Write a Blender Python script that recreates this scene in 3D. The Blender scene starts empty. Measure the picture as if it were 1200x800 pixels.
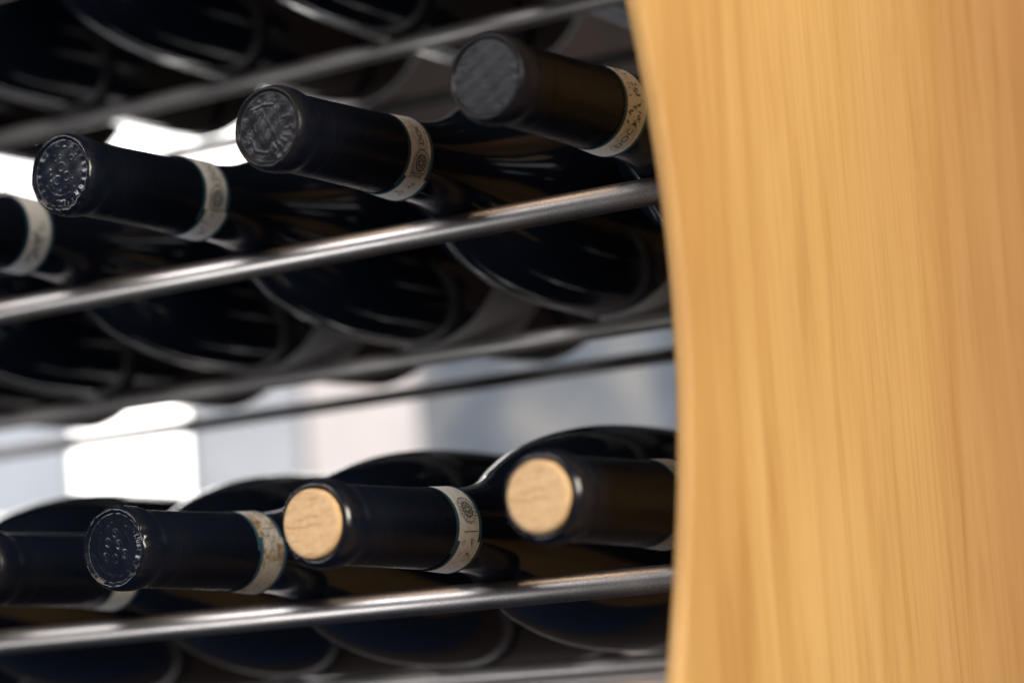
import bpy, bmesh, math, random
from mathutils import Matrix, Vector
random.seed(7)
S = bpy.context.scene
COL = S.collection
PI = math.pi

# ---------------------------------------------------------------- camera
cam_d = bpy.data.cameras.new('camera')
cam = bpy.data.objects.new('camera', cam_d); COL.objects.link(cam)
right = Vector((0.8330734, 0.5490331, -0.06746372))
up = Vector((0.12948607, -0.07498122, 0.98874222))
fwd = Vector((-0.5377937, 0.83243046, 0.133557))
m = Matrix((right, up, -fwd)).transposed().to_4x4()
m.translation = Vector((0.51060597, -0.79584646, -0.17155589))
cam.matrix_world = m
cam_d.sensor_width = 36.0
cam_d.lens = 3190.9 / 1200 * 36
cam_d.clip_start = 0.02
cam_d.clip_end = 60
cam_d.dof.use_dof = True
cam_d.dof.focus_distance = 0.925
cam_d.dof.aperture_fstop = 5.0
S.camera = cam

# ---------------------------------------------------------------- world, lamps, exposure
W = bpy.data.worlds.new('World'); S.world = W; W.use_nodes = True
bgn = W.node_tree.nodes['Background']
bgn.inputs['Color'].default_value = (0.25, 0.36, 0.65, 1)
bgn.inputs['Strength'].default_value = 0.055

def area(name, loc, target, sx, sy, energy, color):
    d = bpy.data.lights.new(name, 'AREA'); d.shape = 'RECTANGLE'
    d.size = sx; d.size_y = sy; d.energy = energy; d.color = color
    o = bpy.data.objects.new(name, d); COL.objects.link(o)
    o.location = loc
    o.rotation_euler = (Vector(target) - Vector(loc)).to_track_quat('-Z', 'Y').to_euler()
    return o
area('key_lamp', (1.62, -0.58, 0.42), (0.13, 0.0, -0.08), 0.8, 0.8, 48, (1.0, 0.92, 0.79))
area('front_window_light', (-1.0, -1.7, 1.02), (-0.1, 0, -0.05), 1.6, 0.45, 32, (0.97, 0.97, 1.0))
area('low_fill_light', (-0.95, -1.55, -0.86), (0, 0, -0.05), 0.9, 0.35, 14, (0.95, 0.97, 1.0))  # added low fill, brightens the rear rails and the body labels
area('ceiling_lamp', (-0.2, -0.75, 1.5), (-0.1, 0, 0), 0.7, 0.5, 6, (1.0, 0.72, 0.48))
def lamp(name, loc, energy, radius, color):
    d = bpy.data.lights.new(name, 'POINT'); d.energy = energy; d.shadow_soft_size = radius; d.color = color
    o = bpy.data.objects.new(name, d); COL.objects.link(o); o.location = loc
lamp('warm_bulb', (0.75, -1.25, 0.35), 0.7, 0.035, (1.0, 0.55, 0.2))

S.view_settings.view_transform = 'Standard'
S.view_settings.look = 'None'
S.view_settings.exposure = 0.0
S.view_settings.gamma = 1.0
S.render.resolution_x = 1024; S.render.resolution_y = 682

# ---------------------------------------------------------------- materials
def new_mat(name):
    mt = bpy.data.materials.new(name); mt.use_nodes = True
    nt = mt.node_tree
    return mt, nt, nt.nodes['Principled BSDF']
def N(nt, kind, **kw):
    n = nt.nodes.new(kind)
    for k, v in kw.items(): setattr(n, k, v)
    return n
def coords(nt, scale=(1, 1, 1), kind='Object'):
    tc = N(nt, 'ShaderNodeTexCoord'); mp = N(nt, 'ShaderNodeMapping')
    mp.inputs['Scale'].default_value = scale
    nt.links.new(tc.outputs[kind], mp.inputs['Vector'])
    return mp.outputs['Vector']
def noise(nt, vec, scale, detail=4, rough=0.55, dist=0.0):
    n = N(nt, 'ShaderNodeTexNoise')
    n.inputs['Scale'].default_value = scale; n.inputs['Detail'].default_value = detail
    n.inputs['Roughness'].default_value = rough; n.inputs['Distortion'].default_value = dist
    nt.links.new(vec, n.inputs['Vector'])
    return n.outputs['Fac']
def ramp(nt, fac, stops):
    r = N(nt, 'ShaderNodeValToRGB')
    e = r.color_ramp.elements
    while len(e) < len(stops): e.new(0.5)
    for el, (p, c) in zip(e, stops):
        el.position = p; el.color = (*c, 1) if len(c) == 3 else c
    nt.links.new(fac, r.inputs['Fac'])
    return r.outputs['Color']
def maprange(nt, fac, a, b, c, d):
    r = N(nt, 'ShaderNodeMapRange')
    for k, v in zip(('From Min', 'From Max', 'To Min', 'To Max'), (a, b, c, d)): r.inputs[k].default_value = v
    nt.links.new(fac, r.inputs['Value'])
    return r.outputs['Result']
def bump(nt, height, strength, dist, bsdf):
    b = N(nt, 'ShaderNodeBump'); b.inputs['Strength'].default_value = strength; b.inputs['Distance'].default_value = dist
    nt.links.new(height, b.inputs['Height']); nt.links.new(b.outputs['Normal'], bsdf.inputs['Normal'])

def mat_glass():
    mt, nt, p = new_mat('dark_bottle_glass')
    v = coords(nt)
    dust = noise(nt, v, 1400, 2, 0.7)
    big = noise(nt, v, 28, 3)
    col = ramp(nt, dust, [(0.0, (0.0052, 0.0076, 0.0135)), (0.62, (0.0062, 0.009, 0.016)), (0.80, (0.018, 0.021, 0.028))])
    nt.links.new(col, p.inputs['Base Color'])
    nt.links.new(maprange(nt, big, 0.3, 0.7, 0.05, 0.13), p.inputs['Roughness'])
    p.inputs['IOR'].default_value = 1.62
    return mt
def mat_capsule(name, rough, base=(0.0035, 0.0055, 0.0115), crinkle=0.25):
    mt, nt, p = new_mat(name)
    v = coords(nt)
    f = noise(nt, v, 900, 3, 0.6); b = noise(nt, v, 60, 3)
    sp = noise(nt, v, 2600, 1, 0.5)
    col = ramp(nt, sp, [(0.0, base), (0.70, base), (0.86, tuple(c * 4 for c in base))])
    nt.links.new(col, p.inputs['Base Color'])
    nt.links.new(maprange(nt, b, 0.3, 0.7, rough - 0.06, rough + 0.08), p.inputs['Roughness'])
    p.inputs['IOR'].default_value = 1.38
    p.inputs['Specular IOR Level'].default_value = 0.5
    bump(nt, f, crinkle, 0.0004, p)
    return mt
def mat_metal():
    mt, nt, p = new_mat('satin_steel')
    p.inputs['Metallic'].default_value = 1.0
    v = coords(nt, (40, 1, 1)); w = coords(nt)
    f = noise(nt, w, 1800, 2, 0.7); g = noise(nt, w, 30, 4)
    col = ramp(nt, f, [(0.25, (0.26, 0.237, 0.222)), (0.55, (0.44, 0.405, 0.382)), (0.8, (0.54, 0.50, 0.475))])
    nt.links.new(col, p.inputs['Base Color'])
    nt.links.new(maprange(nt, g, 0.3, 0.7, 0.34, 0.44), p.inputs['Roughness'])
    bump(nt, f, 0.12, 0.0002, p)
    return mt
def mat_wood():
    mt, nt, p = new_mat('oak_veneer')
    v = coords(nt, (1, 1, 0.075))
    v2 = coords(nt, (1, 1, 0.035))
    broad = noise(nt, v, 30, 3, 0.5, 0.6)
    mid = noise(nt, v, 70, 3, 0.55, 0.9)
    fine = noise(nt, v2, 420, 2, 0.6, 0.3)
    blotch = noise(nt, coords(nt, (1, 1, 0.5)), 9, 2)
    tc = N(nt, 'ShaderNodeTexCoord'); sx = N(nt, 'ShaderNodeSeparateXYZ'); nt.links.new(tc.outputs['Object'], sx.inputs[0])
    ad = N(nt, 'ShaderNodeMath', operation='MULTIPLY_ADD'); nt.links.new(broad, ad.inputs[0]); ad.inputs[1].default_value = 0.16
    nt.links.new(sx.outputs['Y'], ad.inputs[2])
    back_tone = maprange(nt, ad.outputs[0], 0.0, 0.17, 0.0, 1.0)          # browner and darker towards the back of the panel
    ca = ramp(nt, broad, [(0.25, (0.52, 0.280, 0.085)), (0.5, (0.605, 0.360, 0.126)), (0.75, (0.665, 0.410, 0.156))])
    cb = ramp(nt, broad, [(0.25, (0.36, 0.165, 0.055)), (0.5, (0.46, 0.235, 0.085)), (0.75, (0.54, 0.30, 0.115))])
    mx = N(nt, 'ShaderNodeMix', data_type='RGBA'); nt.links.new(back_tone, mx.inputs['Factor']); nt.links.new(ca, mx.inputs['A']); nt.links.new(cb, mx.inputs['B'])
    c1 = mx.outputs['Result']
    c2 = ramp(nt, mid, [(0.28, (0.84, 0.78, 0.70)), (0.44, (0.96, 0.95, 0.93)), (0.7, (1, 1, 1))])
    c3 = ramp(nt, fine, [(0.30, (0.91, 0.885, 0.85)), (0.55, (1, 1, 1))])
    c4 = ramp(nt, blotch, [(0.3, (0.86, 0.82, 0.78)), (0.7, (1, 1, 1))])
    def mul(a, b):
        x = N(nt, 'ShaderNodeMix', data_type='RGBA', blend_type='MULTIPLY'); x.inputs['Factor'].default_value = 1
        nt.links.new(a, x.inputs['A']); nt.links.new(b, x.inputs['B']); return x.outputs['Result']
    nt.links.new(mul(mul(mul(c1, c2), c3), c4), p.inputs['Base Color'])
    p.inputs['Roughness'].default_value = 0.6
    p.inputs['IOR'].default_value = 1.45
    bump(nt, fine, 0.08, 0.0003, p)
    return mt
def mat_paper(name, base, stain=False, mottled=0.5):
    mt, nt, p = new_mat(name)
    v = coords(nt)
    a = noise(nt, v, 700, 4, 0.65); b = noise(nt, v, 150, 3)
    dk = tuple(c * (1 - 0.55 * mottled) for c in base)
    col = ramp(nt, a, [(0.30, dk), (0.52, base), (0.8, tuple(min(1, c * 1.08) for c in base))])
    if stain:
        s = ramp(nt, b, [(0.50, (1, 1, 1)), (0.60, (0.62, 0.40, 0.20)), (0.72, (0.25, 0.13, 0.06))])
        x = N(nt, 'ShaderNodeMix', data_type='RGBA', blend_type='MULTIPLY'); x.inputs['Factor'].default_value = 0.9
        nt.links.new(col, x.inputs['A']); nt.links.new(s, x.inputs['B']); col = x.outputs['Result']
    nt.links.new(col, p.inputs['Base Color'])
    p.inputs['Roughness'].default_value = 0.6
    bump(nt, a, 0.3, 0.0002, p)
    return mt
def mat_plain(name, col, rough=0.5, metallic=0.0, ns=300, var=0.25):
    mt, nt, p = new_mat(name)
    a = noise(nt, coords(nt), ns, 3)
    c = ramp(nt, a, [(0.3, tuple(x * (1 - var) for x in col)), (0.7, col)])
    nt.links.new(c, p.inputs['Base Color'])
    p.inputs['Roughness'].default_value = rough; p.inputs['Metallic'].default_value = metallic
    return mt
def mat_cork():
    mt, nt, p = new_mat('cork')
    v = coords(nt); v2 = coords(nt, (1.0, 1, 5.0))
    a = noise(nt, v, 500, 4, 0.6); b = noise(nt, v2, 130, 3, 0.6, 0.4); c = noise(nt, v, 210, 2)
    col = ramp(nt, b, [(0.27, (0.34, 0.19, 0.085)), (0.40, (0.60, 0.385, 0.19)), (0.7, (0.68, 0.46, 0.25))])
    pit = ramp(nt, c, [(0.22, (0.42, 0.32, 0.24)), (0.32, (1, 1, 1))])
    fin = ramp(nt, a, [(0.3, (0.86, 0.83, 0.8)), (0.6, (1, 1, 1))])
    for q in (pit, fin):
        x = N(nt, 'ShaderNodeMix', data_type='RGBA', blend_type='MULTIPLY'); x.inputs['Factor'].default_value = 1
        nt.links.new(col, x.inputs['A']); nt.links.new(q, x.inputs['B']); col = x.outputs['Result']
    nt.links.new(col, p.inputs['Base Color'])
    p.inputs['Roughness'].default_value = 0.75
    bump(nt, a, 0.4, 0.0003, p)
    return mt
def mat_pane(name, col, strength):
    mt = bpy.data.materials.new(name); mt.use_nodes = True
    nt = mt.node_tree; nt.nodes.remove(nt.nodes['Principled BSDF'])
    em = N(nt, 'ShaderNodeEmission'); em.inputs['Strength'].default_value = strength
    a = noise(nt, coords(nt), 9, 2)
    nt.links.new(ramp(nt, a, [(0.3, tuple(c * 0.82 for c in col)), (0.65, col)]), em.inputs['Color'])
    nt.links.new(em.outputs[0], nt.nodes['Material Output'].inputs['Surface'])
    return mt
def mat_wall():
    mt, nt, p = new_mat('grey_stone_plaster')
    a = noise(nt, coords(nt), 11, 3, 0.55, 0.4); b = noise(nt, coords(nt, (0.5, 1, 1.6)), 9, 2, 0.5)
    c1 = ramp(nt, a, [(0.30, (0.13, 0.165, 0.22)), (0.5, (0.25, 0.285, 0.335)), (0.68, (0.52, 0.50, 0.485))])
    c2 = ramp(nt, b, [(0.58, (1, 1, 1)), (0.70, (1.0, 0.68, 0.46))])
    x = N(nt, 'ShaderNodeMix', data_type='RGBA', blend_type='MULTIPLY'); x.inputs['Factor'].default_value = 1
    nt.links.new(c1, x.inputs['A']); nt.links.new(c2, x.inputs['B'])
    nt.links.new(x.outputs['Result'], p.inputs['Base Color'])
    p.inputs['Roughness'].default_value = 0.7
    return mt

GLASS = mat_glass()
CAP = mat_capsule('black_foil', 0.29)
CAPTOP = mat_capsule('black_pressed_foil', 0.19, (0.0045, 0.0062, 0.0115), 0.12)
CAPTOP.node_tree.nodes['Principled BSDF'].inputs['Specular IOR Level'].default_value = 0.75
CAPSMOOTH = mat_capsule('brushed_dark_foil', 0.30, (0.0085, 0.0088, 0.011), 0.30)
CAPSMOOTH.node_tree.nodes['Principled BSDF'].inputs['Specular IOR Level'].default_value = 0.30
STEEL = mat_metal()
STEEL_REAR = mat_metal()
STEEL_REAR.name = 'brightened_steel'
STEEL_REAR.node_tree.nodes['Principled BSDF'].inputs['Metallic'].default_value = 0.4  # less metallic, to brighten the dim rear rails and their reflection in the glass
WOOD = mat_wood()
PAPER = mat_paper('strip_paper', (0.72, 0.73, 0.725), mottled=0.4)
PAPER_STAIN = mat_paper('stained_strip_paper', (0.52, 0.50, 0.46), stain=True, mottled=0.8)
PAPER_DIM = mat_paper('worn_strip_paper', (0.30, 0.285, 0.26), mottled=1.2)
LABEL = mat_paper('body_label_paper', (0.80, 0.80, 0.80), mottled=0.15)
TEAL = mat_plain('teal_border_ink', (0.030, 0.092, 0.140), 0.5)
INK = mat_plain('dark_print_ink', (0.03, 0.055, 0.07), 0.6)
INK_GREY = mat_plain('grey_print_ink', (0.30, 0.30, 0.30), 0.6)
CORK = mat_cork()

# ---------------------------------------------------------------- mesh helpers
def link(name, mesh, mat, parent=None):
    o = bpy.data.objects.new(name, mesh); COL.objects.link(o)
    if mat is not None and not mesh.materials: mesh.materials.append(mat)
    if parent: o.parent = parent
    return o
def mesh_of(name, verts, faces, smooth=True):
    me = bpy.data.meshes.new(name); me.from_pydata(verts, [], faces)
    if smooth: me.polygons.foreach_set('use_smooth', [True] * len(me.polygons))
    me.update()
    return me
def spline(pts, n):
    """Catmull-Rom resampling of profile points."""
    out = []
    for i in range(len(pts) - 1):
        p0 = pts[max(i - 1, 0)]; p1 = pts[i]; p2 = pts[i + 1]; p3 = pts[min(i + 2, len(pts) - 1)]
        for k in range(n):
            t = k / n
            q = []
            for a, b, c, d in zip(p0, p1, p2, p3):
                q.append(0.5 * (2 * b + (c - a) * t + (2 * a - 5 * b + 4 * c - d) * t * t + (3 * b - a - 3 * c + d) * t ** 3))
            out.append(tuple(q))
    out.append(pts[-1])
    return out
L = 0.312                                    # bottle length, lip to base
def lathe(name, prof, seg, jitter=None, cap_start=False, cap_end=False, dy=-L):
    """prof: (radius, s); turned round the bottle's own long axis (local y)."""
    vs, fs = [], []
    for i, (r, s) in enumerate(prof):
        for k in range(seg):
            a = 2 * PI * k / seg
            rr, ss = (r, s) if jitter is None else jitter(r, s, a)
            vs.append((rr * math.cos(a), ss + dy, rr * math.sin(a)))
    for i in range(len(prof) - 1):
        for k in range(seg):
            k2 = (k + 1) % seg
            fs.append((i * seg + k, i * seg + k2, (i + 1) * seg + k2, (i + 1) * seg + k))
    if cap_start: fs.append(tuple(reversed(range(seg))))
    if cap_end: fs.append(tuple((len(prof) - 1) * seg + k for k in range(seg)))
    me = mesh_of(name, vs, fs)
    bm = bmesh.new(); bm.from_mesh(me); bmesh.ops.recalc_face_normals(bm, faces=bm.faces); bm.to_mesh(me); bm.free()
    return me
def rod_mesh(name, x0, x1, r, seg=40):
    vs, fs = [], []
    ring = [(x0, r * 0.8), (x0 + 0.0008, r)] + [(x0 + (x1 - x0) * t, r) for t in (0.25, 0.5, 0.75)] + [(x1 - 0.0008, r), (x1, r * 0.8)]
    for x, q in ring:
        for k in range(seg):
            a = 2 * PI * k / seg; vs.append((x, q * math.cos(a), q * math.sin(a)))
    for i in range(len(ring) - 1):
        for k in range(seg):
            k2 = (k + 1) % seg
            fs.append((i * seg + k, (i + 1) * seg + k, (i + 1) * seg + k2, i * seg + k2))
    fs.append(tuple(range(seg))); fs.append(tuple(reversed(range((len(ring) - 1) * seg, len(ring) * seg))))
    return mesh_of(name, vs, fs)
def box_mesh(name, lo, hi, bev=0.0):
    bm = bmesh.new(); bmesh.ops.create_cube(bm, size=1)
    for v in bm.verts:
        v.co = Vector([(lo[i] + hi[i]) / 2 + v.co[i] * (hi[i] - lo[i]) for i in range(3)])
    if bev: bmesh.ops.bevel(bm, geom=list(bm.edges), offset=bev, segments=2, affect='EDGES', profile=0.5)
    me = bpy.data.meshes.new(name); bm.to_mesh(me); bm.free()
    return me
def tag(o, label, cat, group=None, kind=None):
    if label: o['label'] = label
    if cat: o['category'] = cat
    if group: o['group'] = group
    if kind: o['kind'] = kind
    return o
def empty(name, loc):
    o = bpy.data.objects.new(name, None); o.empty_display_size = 0.02; COL.objects.link(o); o.location = loc
    return o

# ---------------------------------------------------------------- the setting: wall and window behind the rack
WY = 0.9
wall_parts = [(-2.8, -1.7, -0.9, 1.3), (-0.675, 1.2, -0.9, 1.3), (-1.7, -0.675, -0.9, -0.16), (-1.7, -0.675, 0.82, 1.3)]
vs, fs = [], []
for (xa, xb, za, zb) in wall_parts:
    b = len(vs)
    for y in (WY, WY + 0.1):
        vs += [(xa, y, za), (xb, y, za), (xb, y, zb), (xa, y, zb)]
    fs += [(b, b + 1, b + 2, b + 3), (b + 7, b + 6, b + 5, b + 4), (b, b + 4, b + 5, b + 1), (b + 1, b + 5, b + 6, b + 2), (b + 2, b + 6, b + 7, b + 3), (b + 3, b + 7, b + 4, b)]
tag(link('wall', mesh_of('wall', vs, fs, False), mat_wall()), 'blurred grey-blue wall behind the wine rack', 'wall', kind='structure')

dark_board = box_mesh('dark_reflection_board', (-2.8, WY - 0.03, -0.9), (1.2, WY - 0.001, -0.175), 0.003)  # unseen board, added so the bottle undersides reflect something dark
tag(link('dark_reflection_board', dark_board, mat_plain('dark_board_brown', (0.050, 0.030, 0.022), 0.5, ns=20, var=0.5)), 'added dark board on the unseen lower wall, darkening reflections in the bottles', 'dark_reflection_board', kind='structure')

win = empty('window', (-1.19, WY + 0.03, -0.16))
tag(win, 'bright white blurred window behind the bottles', 'window')
FR = mat_plain('window_frame_paint', (0.55, 0.56, 0.58), 0.5)
xs = [-1.7, -1.37, -1.045, -0.918, -0.80, -0.675]
lower = [((0.86, 0.90, 0.98), 0.9), ((0.88, 0.92, 1.0), 0.80), ((1.0, 0.97, 0.94), 6.0), ((0.92, 0.94, 1.0), 0.72), ((1.0, 0.90, 0.86), 1.0)]
ox, oy, oz = win.location
def fbox(xa, xb, za, zb, y0, y1): return box_mesh('frame', (xa - ox, y0 - oy, za - oz), (xb - ox, y1 - oy, zb - oz), 0.002)
link('frame', fbox(-1.7, -0.675, -0.16, -0.145, WY + 0.004, WY + 0.05), FR, win)
link('frame', fbox(-1.7, -0.675, 0.805, 0.82, WY + 0.004, WY + 0.05), FR, win)
for k, x in enumerate(xs[1:-1]): link('mullion', fbox(x - 0.003, x + 0.003, -0.145, 0.805, WY + 0.016, WY + 0.03), FR, win)
for i in range(5):
    xa, xb = xs[i] + 0.0031, xs[i + 1] - 0.0031
    c, s = lower[i]
    link('pane', fbox(xa, xb, -0.145, 0.185, WY + 0.02, WY + 0.026), mat_pane('pane_light', c, s), win)
    link('pane', fbox(xa, xb, 0.185, 0.805, WY + 0.02, WY + 0.026), mat_pane('pane_light', (1.0, 0.97, 0.94), 5.0), win)

cab = box_mesh('dark_wall_box', (-0.93, -0.10, 0.0), (0.93, 0.10, 0.75), 0.004)  # box added to darken the wall seen through the upper gap
wall_box_o = link('dark_wall_box', cab, mat_plain('dark_box_brown', (0.022, 0.013, 0.010), 0.85, ns=25, var=0.5))
wall_box_o.location = (0.29, WY - 0.101, 0.20)
tag(wall_box_o, 'added dark brown box darkening the wall behind the upper bottles', 'dark_box')
# ---------------------------------------------------------------- wine rack: side panel and rails
H = 0.1315
XI, XO = 0.1155, 0.1215                       # inner and outer face of the side panel
rack = empty('wine_rack', (XO, 0.1, -0.62))
tag(rack, 'wine rack of satin steel rails fixed to a curved oak side panel', 'wine rack')
rx, ry, rz = rack.location
def front_y(z):
    return -0.0975 - 0.045 * (1 - math.cos(8.9 * (z + 0.056)))
vs, fs = [], []
zs = [-0.62 + 1.18 * i / 160 for i in range(161)]
sec = []
R0 = 0.0030; cx = (XI + XO) / 2; hw = (XO - XI) / 2
for i in range(17):                         # rounded front nosing, inner face to outer face
    a = PI * i / 16
    sec.append((cx - hw * math.cos(a), R0 - R0 * math.sin(a) ** 0.8, True))
BACK = 0.34
for z in zs:
    fy = front_y(z)
    for (x, d, _) in sec: vs.append((x - rx, fy + d - ry, z - rz))
    for t in (0.33, 0.66, 1.0): vs.append((XO - rx, fy + R0 + (BACK - fy - R0) * t - ry, z - rz))
    for t in (1.0, 0.66, 0.33): vs.append((XI - rx, fy + R0 + (BACK - fy - R0) * t - ry, z - rz))
n = len(sec) + 6
for i in range(len(zs) - 1):
    for k in range(n):
        k2 = (k + 1) % n
        fs.append((i * n + k, i * n + k2, (i + 1) * n + k2, (i + 1) * n + k))
fs.append(tuple(reversed(range(n)))); fs.append(tuple((len(zs) - 1) * n + k for k in range(n)))
panel = link('side_panel', mesh_of('side_panel', vs, fs, True), WOOD, rack)
panel['label'] = 'warm oak side panel with a scooped front edge'
try: panel.data.set_sharp_from_angle(angle=math.radians(50))
except Exception: pass

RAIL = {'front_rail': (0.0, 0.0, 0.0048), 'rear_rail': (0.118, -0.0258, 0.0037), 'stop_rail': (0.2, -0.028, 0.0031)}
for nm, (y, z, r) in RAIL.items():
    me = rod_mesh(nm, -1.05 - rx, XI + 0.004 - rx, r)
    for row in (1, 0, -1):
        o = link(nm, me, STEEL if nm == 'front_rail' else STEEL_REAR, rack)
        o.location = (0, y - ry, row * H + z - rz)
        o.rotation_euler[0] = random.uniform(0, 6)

# ---------------------------------------------------------------- bottle shapes
neck = [(0.0128, 0.0105), (0.0130, 0.03), (0.0135, 0.055), (0.0139, 0.072), (0.0146, 0.083), (0.0158, 0.092), (0.0178, 0.100), (0.0210, 0.109),
        (0.0252, 0.118), (0.0295, 0.127), (0.0334, 0.136), (0.0368, 0.147), (0.0395, 0.159), (0.0416, 0.173), (0.0428, 0.190), (0.0432, 0.210),
        (0.0432, 0.25), (0.0432, 0.298), (0.0426, 0.3065), (0.0402, 0.311), (0.037, 0.312), (0.033, 0.310), (0.020, 0.296), (0.004, 0.290)]
BODY = lathe('glass_body', [(r, s) for r, s in spline(neck, 4)], 96, cap_start=True, cap_end=True)

def crinkle(seed, amp):
    rnd = random.Random(seed)
    ph = [(rnd.uniform(0, 6.28), rnd.choice([5, 7, 9, 13, 17, 23]), rnd.uniform(0.3, 1)) for _ in range(7)]
    fold = rnd.uniform(-1.2, 0.2)
    def j(r, s, a):
        w = max(0.0, 1 - abs(s - 0.0012) / 0.0035) if r > 0.0095 else 0.0
        q = sum(c * math.sin(n * a + p) for p, n, c in ph) / 4
        d = math.exp(-((math.atan2(math.sin(a - fold), math.cos(a - fold))) / 0.7) ** 2)
        return r + w * amp * q * (0.25 + d), s + w * amp * 1.0 * q * (0.25 + d)
    return j
side = [(0.0143, 0.0024), (0.01455, 0.0045), (0.0145, 0.0075), (0.0142, 0.0098), (0.0136, 0.0122), (0.01335, 0.0150), (0.01335, 0.019), (0.0134, 0.0205), (0.01335, 0.0215),
        (0.0134, 0.030), (0.0137, 0.050), (0.0141, 0.0680), (0.0142, 0.0705), (0.0140, 0.0712)]
closed_prof = [(0.0004 + 0.0114 * k / 44, 0.0010) for k in range(45)] + spline([(0.0118, 0.0010), (0.0123, 0.0005), (0.0129, 0.0000), (0.0136, 0.0005)] + side, 3)
open_prof = spline([(0.0114, 0.0060), (0.0115, 0.0020), (0.0119, 0.0006), (0.0126, 0.0000), (0.0135, 0.0008)] + side, 3)
def gauss(d, w): return math.exp(-(d / w) ** 2)
def seg_dist(px, pz, x0, z0, x1, z1):
    dx, dz = x1 - x0, z1 - z0
    t = max(0, min(1, ((px - x0) * dx + (pz - z0) * dz) / (dx * dx + dz * dz)))
    return math.hypot(px - x0 - t * dx, pz - z0 - t * dz)
def relief_of(kind, seed):
    """Height in metres of the pressed pattern on the capsule's face; x, z in metres."""
    rnd = random.Random(seed * 3 + 1)
    dots, rings, lines = [], [], []
    if kind == 'grapes':
        rings = [(0.3, 4.9, 1.3), (-3.3, 2.1, 1.3), (1.6, 0.9, 1.35), (-4.4, -2.8, 1.3), (-0.4, -3.6, 1.35), (4.1, -2.3, 1.3)]
        dots = [(x + 0.1, z, 0.45) for x, z, _ in rings] + [(-1.0, 8.4, 0.55), (5.2, 6.6, 0.5), (-6.0, 5.4, 0.4), (2.4, -8.4, 0.5)]
        dots += [(9.4 * math.cos(q), 9.4 * math.sin(q), rnd.uniform(0.25, 0.42)) for q in [PI * 1.08 + 0.085 * k for k in range(20)]]
        lines = [(5.0, 4.4, 6.4, 1.6), (-6.9, 3.6, -7.3, 0.4), (-2.4, 7.4, -4.0, 6.4), (-6.9, -1.6, -6.2, -4.8)]
    elif kind == 'ring':
        rings = [(-2.2, -2.2, 1.5), (2.2, -1.4, 1.5), (0.0, 2.2, 1.5), (4.8, 4.8, 0.9)]
        dots = [(rnd.uniform(-7, 7), rnd.uniform(-7, 7), rnd.uniform(0.25, 0.4)) for _ in range(14)]
        dots += [(8.0 * math.cos(q), 8.0 * math.sin(q), rnd.uniform(0.25, 0.45)) for q in [PI * 1.15 + 0.1 * k for k in range(16)]]
    elif kind == 'crest':
        for k, x in enumerate((-5.6, -3.6, -1.6, 0.4, 2.2)):
            pts = [(x + 0.9 * math.sin(t * 1.1 + k * 1.9), -5.4 + t * 1.9) for t in range(7)]
            lines += [(*pts[i], *pts[i + 1]) for i in range(6)]
        lines += [(-6.4, 6.6, -2, 7.8), (-2, 7.8, 2.6, 7.2), (-7.4, -3, -5.6, -7.2), (-5.6, -7.2, -1, -8.6), (4.2, 6.0, 4.6, 0.5)]
        for k in range(7):
            q = -1.3 + k * 0.27 + rnd.uniform(-0.05, 0.05); r1 = rnd.uniform(6.6, 7.6); tw = rnd.uniform(-0.12, 0.2)
            lines.append((r1 * math.cos(q), r1 * math.sin(q), 9.4 * math.cos(q + tw), 9.4 * math.sin(q + tw)))
        dots = [(-3.4, 8.8, 0.6), (3.0, 8.2, 0.5), (-8.2, -4.2, 0.6)]
    ph = [rnd.uniform(0, 6.28) for _ in range(6)]
    wav = {'grapes': 0.05, 'ring': 0.06, 'crest': 0.11, 'smooth': 0.03}[kind]
    def h(x, z):
        x *= 1e3; z *= 1e3; v = 0.0
        for (cx_, cz_, r) in rings: v = max(v, gauss(math.hypot(x - cx_, z - cz_) - r, 0.28))
        for (cx_, cz_, r) in dots: v = max(v, 1.2 * gauss(math.hypot(x - cx_, z - cz_), r))
        for l in lines: v = max(v, gauss(seg_dist(x, z, *l), 0.42))
        w = math.sin(0.42 * x + ph[0]) * math.sin(0.31 * z + ph[1]) + 0.5 * math.sin(0.9 * x + 0.4 * z + ph[2]) + 0.35 * math.sin(1.1 * z - 0.7 * x + ph[3])
        return ({'crest': 0.11, 'grapes': 0.12, 'ring': 0.06, 'smooth': 0.0}[kind] * v + wav * w) * 1e-3
    return h
def capsule_mesh(kind, seed):
    if kind == 'cork':
        rnd = random.Random(seed)
        base = crinkle(seed, 0.0004)
        a0 = -2.2
        def j(r, s, a):
            r2, s2 = base(r, s, a)
            d = math.exp(-((math.atan2(math.sin(a - a0), math.cos(a - a0))) / 0.55) ** 2)
            if s < 0.003 and r < 0.0137:
                s2 -= 0.0010 * d * (0.6 + 0.4 * math.sin(11 * a + seed)); r2 -= 0.0009 * d * abs(math.sin(9 * a + seed))
            return r2, s2
        return lathe('capsule', open_prof, 128, j)
    amp = {'grapes': 0.00046, 'ring': 0.00042, 'crest': 0.00022, 'smooth': 0.00006}[kind]
    base = crinkle(seed, amp); relief = relief_of(kind, seed)
    def j(r, s, a):
        r2, s2 = base(r, s, a)
        if r < 0.0121: s2 -= relief(r * math.cos(a), r * math.sin(a)) * min(1.0, (0.0122 - r) / 0.0006)
        return r2, s2
    return lathe('capsule', closed_prof, 200, j, cap_start=True)

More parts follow.
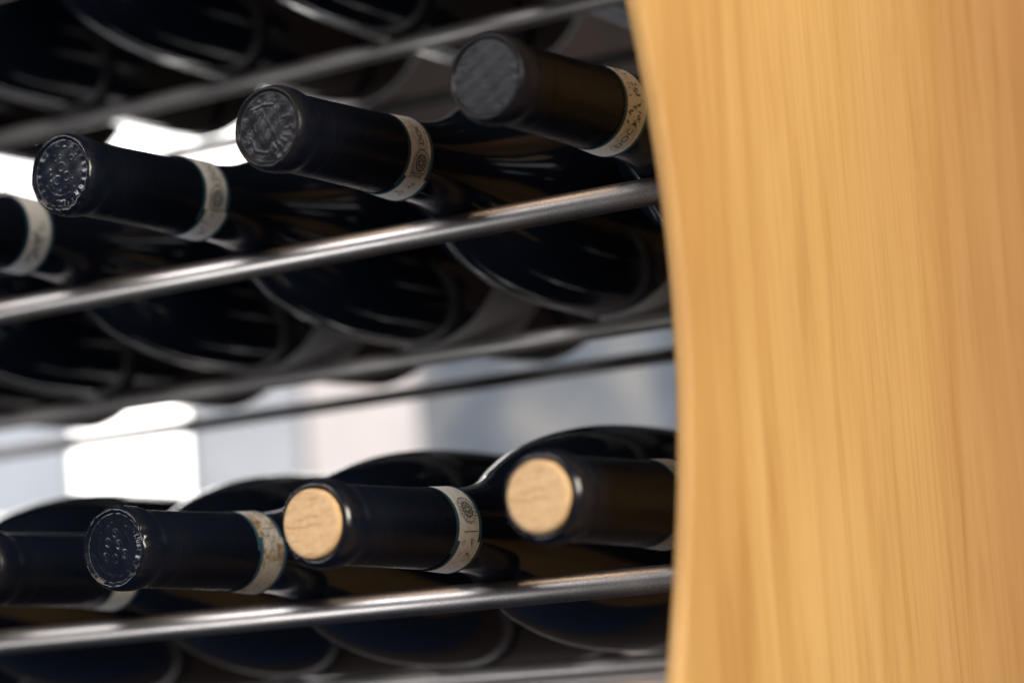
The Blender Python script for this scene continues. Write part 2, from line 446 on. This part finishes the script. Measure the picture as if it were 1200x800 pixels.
# ------------ paper strip round the neck
S0, S1 = 0.0612, 0.0752
def strip_r(s): return 0.01395 + (s - 0.061) * 0.055
def strip_mesh(name, s0, s1, seam, lift, over=0.35, skew=0.0006, th=0.00008):
    """A band wound once round the neck with its end lapping over its start at angle `seam`."""
    vs, fs = [], []; n = 90
    for i in range(n + 1):
        t = i / n
        a = seam + t * (2 * PI + over)
        r_add = lift + 0.00022 * t
        for s in (s0, (s0 + s1) / 2, s1):
            ss = s + skew * (t - 0.5) * 2
            r = strip_r(ss) + r_add
            vs.append((r * math.cos(a), ss - L, r * math.sin(a)))
    for i in range(n):
        for k in range(2):
            fs.append((i * 3 + k, i * 3 + k + 1, i * 3 + k + 4, i * 3 + k + 3))
    me = mesh_of(name, vs, fs)
    return me
def wrap_flat(name, tris_verts, tris_faces, theta, lift=0.00042):
    """Flat print: (u along the band, w towards the lip) laid on the neck round angle theta."""
    bm = bmesh.new()
    bv = [bm.verts.new((u, w, 0)) for u, w in tris_verts]
    for f in tris_faces:
        try: bm.faces.new([bv[i] for i in f])
        except ValueError: pass
    bmesh.ops.triangulate(bm, faces=list(bm.faces))
    for _ in range(2):
        long_e = [e for e in bm.edges if e.calc_length() > 0.0011]
        if long_e: bmesh.ops.subdivide_edges(bm, edges=long_e, cuts=1)
        bmesh.ops.triangulate(bm, faces=[f for f in bm.faces if len(f.verts) > 3])
    sm = (S0 + S1) / 2
    for v in bm.verts:
        u, w = v.co.x, v.co.y
        s = sm - w; r = strip_r(s) + lift; a = theta + u / 0.0145
        v.co = (r * math.cos(a), s - L, r * math.sin(a))
    me = bpy.data.meshes.new(name); bm.to_mesh(me); bm.free()
    return me
def text_flat(txt, size):
    cu = bpy.data.curves.new('lettering', 'FONT'); cu.body = txt; cu.size = size; cu.align_x = 'CENTER'; cu.align_y = 'CENTER'; cu.resolution_u = 3
    o = bpy.data.objects.new('lettering', cu); COL.objects.link(o)
    dg = bpy.context.evaluated_depsgraph_get()
    me = bpy.data.meshes.new_from_object(o.evaluated_get(dg))
    V = [(v.co.x, v.co.y) for v in me.vertices]; F = [tuple(p.vertices) for p in me.polygons]
    bpy.data.objects.remove(o); bpy.data.curves.remove(cu); bpy.data.meshes.remove(me)
    return V, F
class Flat:
    def __init__(s): s.V = []; s.F = []
    def add(s, V, F, du=0, dw=0, sx=1.0, sw=1.0):
        b = len(s.V); s.V += [(u * sx + du, w * sw + dw) for u, w in V]; s.F += [tuple(i + b for i in f) for f in F]
    def ring(s, u, w, ru, rw, t, n=28, dash=False):
        for k in range(n):
            if dash and k % 2: continue
            a, c = 2 * PI * k / n, 2 * PI * (k + 1) / n
            b = len(s.V)
            for q in (a, c): s.V += [(u + ru * math.cos(q), w + rw * math.sin(q)), (u + (ru - t) * math.cos(q), w + (rw - t) * math.sin(q))]
            s.F.append((b, b + 1, b + 3, b + 2))
    def line(s, u0, w0, u1, w1, t):
        d = math.hypot(u1 - u0, w1 - w0) or 1; nx, nw = -(w1 - w0) / d * t / 2, (u1 - u0) / d * t / 2
        b = len(s.V); s.V += [(u0 + nx, w0 + nw), (u1 + nx, w1 + nw), (u1 - nx, w1 - nw), (u0 - nx, w0 - nw)]; s.F.append((b, b + 1, b + 2, b + 3))
DOC = text_flat('DOC', 0.0042)
def mark_doc(oval=True):
    f = Flat(); f.add(*DOC, sx=0.92)
    if oval: f.ring(0, 0, 0.0062, 0.0034, 0.00018, 36)
    return f
def mark_emblem(rnd):
    f = Flat()
    f.ring(0, 0, 0.0046, 0.0040, 0.00032, 40, dash=True)
    f.ring(0, 0, 0.0050, 0.0044, 0.00016, 40)
    f.ring(0, 0, 0.0030, 0.0027, 0.00035, 30)
    f.ring(0, 0, 0.0011, 0.0011, 0.00035, 14)
    for k in range(8):
        a = 2 * PI * k / 8 + 0.2
        f.ring(0.0019 * math.cos(a), 0.0018 * math.sin(a), 0.00075, 0.0007, 0.00022, 10)
    for k in range(14):
        a = 2 * PI * k / 14; f.line(0.0032 * math.cos(a), 0.0029 * math.sin(a), 0.0037 * math.cos(a), 0.0034 * math.sin(a), 0.0003)
    return f
def mark_creases(rnd, span=0.011):
    f = Flat()
    f.line(0.0002, -0.0042, -0.0003, 0.0036, 0.00022)
    for _ in range(9):
        u, w = rnd.uniform(-span, 0), rnd.uniform(-0.004, 0.004)
        for _ in range(4):
            u2, w2 = u + rnd.uniform(-0.0016, 0.0012), w + rnd.uniform(-0.0014, 0.0014)
            w2 = max(-0.0048, min(0.0048, w2)); f.line(u, w, u2, w2, rnd.uniform(0.00010, 0.00022)); u, w = u2, w2
    return f
def mark_smudge(rnd, span=0.006, n=16):
    f = Flat()
    for _ in range(n):
        u, w = rnd.uniform(-span, span), rnd.uniform(-0.0030, 0.0030)
        f.line(u, w, u + rnd.uniform(-0.001, 0.001), w + rnd.uniform(0.0008, 0.002), rnd.uniform(0.0003, 0.0006))
    return f

# ------------ label on the body
def body_label_mesh(a0, a1, s0=0.214, s1=0.252, r=0.04332):
    vs, fs = [], []; n = 40
    for i in range(n + 1):
        a = a0 + (a1 - a0) * i / n
        for s in (s0, s1): vs.append((r * math.cos(a), s - L, r * math.sin(a)))
    for i in range(n): fs.append((2 * i, 2 * i + 1, 2 * i + 3, 2 * i + 2))
    return mesh_of('body_label', vs, fs)
BODYLABEL = body_label_mesh(math.radians(-112), math.radians(-10))

BODYLABEL2 = body_label_mesh(math.radians(-100), math.radians(-4), 0.210, 0.268)

def bottle(x, row, label, cap, seed, strip=None, marks=(), group=None, dz=0.0, dy=0.0, body_label=False, yaw=0.0):
    t = math.radians(0.5)
    root = empty('wine_bottle', (x, -0.1 + L * math.cos(t) + dy, row * H + 0.0229 + dz - L * math.sin(t)))
    root.rotation_euler = (-t, 0, yaw)
    tag(root, label, 'wine bottle', 'wine bottles lying on the rack rails')
    rnd = random.Random(seed)
    link('glass_body', BODY, GLASS, root)
    cme = capsule_mesh(cap, seed)
    cme.materials.append(CAP)
    if cap == 'cork':
        cme.materials.append(CAPTOP)
        for p in cme.polygons:
            if p.center.y + L < 0.0050: p.material_index = 1
    if cap != 'cork':
        cme.materials.append(CAPTOP if cap in ('grapes', 'ring') else CAPSMOOTH)
        for p in cme.polygons:
            if p.center.y + L < 0.0016: p.material_index = 1
    c = link('capsule', cme, None, root)
    if cap == 'cork':
        prof = spline([(0.0005, -0.0016), (0.006, -0.0016), (0.0102, -0.0015), (0.0110, -0.0010), (0.0112, 0.0002), (0.0112, 0.012)], 3)
        k = link('cork', lathe('cork', prof, 64, lambda r, s, a: (r * (1 + 0.006 * math.sin(3 * a + seed)), s), cap_start=True), CORK, root)
    if strip:
        sm = link('neck_strip', strip_mesh('neck_strip', S0 + 0.0014, S1 - 0.0014, strip['seam'], 0.0001), strip.get('mat', PAPER), root)
        link('strip_border', strip_mesh('strip_border', S0, S0 + 0.0016, strip['seam'], 0.00013), TEAL, sm)
        link('strip_border', strip_mesh('strip_border', S1 - 0.0016, S1, strip['seam'], 0.00013), TEAL, sm)
        for kind, deg in marks:
            th = math.radians(deg)
            f = {'doc': lambda: mark_doc(), 'emblem': lambda: mark_emblem(rnd), 'creases': lambda: mark_creases(rnd), 'smudge': lambda: mark_smudge(rnd)}[kind]()
            nm = {'doc': 'lettering', 'emblem': 'emblem', 'creases': 'printed_lines', 'smudge': 'stamp_marks'}[kind]
            link(nm, wrap_flat(nm, f.V, f.F, th), INK, sm)
    if body_label:
        link('body_label', BODYLABEL2 if body_label == 'long' else BODYLABEL, LABEL, root)
    return root

R_ = math.radians
# middle row
bottle(0.0577, 0, 'wine bottle with smooth dark capsule, above the middle rail and next to the oak panel', 'smooth', 11, dict(seam=R_(120)), [('doc', -52), ('smudge', -8), ('smudge', 30), ('emblem', 75)], dz=0.0012, body_label=True)
bottle(-0.0292, 0, 'wine bottle with crest-stamped black capsule and a strip reading DOC above a round emblem', 'crest', 12, dict(seam=R_(-62)), [('doc', 22), ('emblem', -20), ('creases', -34)], dz=0.0004, body_label='long')
bottle(-0.1206, 0, 'wine bottle with crinkled black capsule rim, its strip lapped below a round emblem', 'ring', 13, dict(seam=R_(-48)), [('doc', 34), ('emblem', -10), ('creases', -26)], body_label=True)
bottle(-0.2084, 0, 'wine bottle cut by the frame, only its blurred white neck strip and shoulder showing', 'smooth', 14, dict(seam=R_(100)), [('smudge', -35), ('smudge', -10)], body_label=True)

for k, x in enumerate((-0.2965, -0.3845)):
    bottle(x, 0, 'dark bottle body on the middle rails, %s from the oak panel, neck out of view' % ('fifth', 'sixth')[k], 'smooth', 20 + k, dict(seam=R_(100)))
# lower row
bottle(0.0672, -1, 'opened wine bottle showing a smooth pale cork, beside the oak panel on the lowest rail', 'cork', 31, dict(seam=R_(140), mat=PAPER_DIM), [('creases', 20), ('smudge', -30)], dz=0.0004)
bottle(-0.0193, -1, 'opened wine bottle showing a cracked pale cork, with an emblem on its clean strip', 'cork', 32, dict(seam=R_(-42)), [('emblem', 22), ('creases', -8)], dz=0.0003)
bottle(-0.1045, -1, 'wine bottle with a black capsule stamped with a bunch of grapes and a brown-stained strip', 'grapes', 33, dict(seam=R_(-4), mat=PAPER_STAIN), [('creases', 30)])
bottle(-0.191, -1, 'blurred wine bottle with black capsule behind the one stamped with grapes', 'smooth', 34, dict(seam=R_(100)), [], dz=0.0005, dy=0.022)

for k, x in enumerate((-0.276, -0.364)):
    bottle(x, -1, 'dark bottle body on the lowest rails, %s from the oak panel, neck out of view' % ('fifth', 'sixth')[k], 'smooth', 40 + k, dict(seam=R_(100)))
# upper row: only the bodies reach into the picture

for k, x in enumerate((0.052, -0.037, -0.125, -0.213, -0.301, -0.389)):
    bottle(x, 1, 'dark bottle body on the upper rails, %s from the oak panel, neck out of view' % ('first', 'second', 'third', 'fourth', 'fifth', 'sixth')[k], 'smooth', 50 + k, dict(seam=R_(100)))
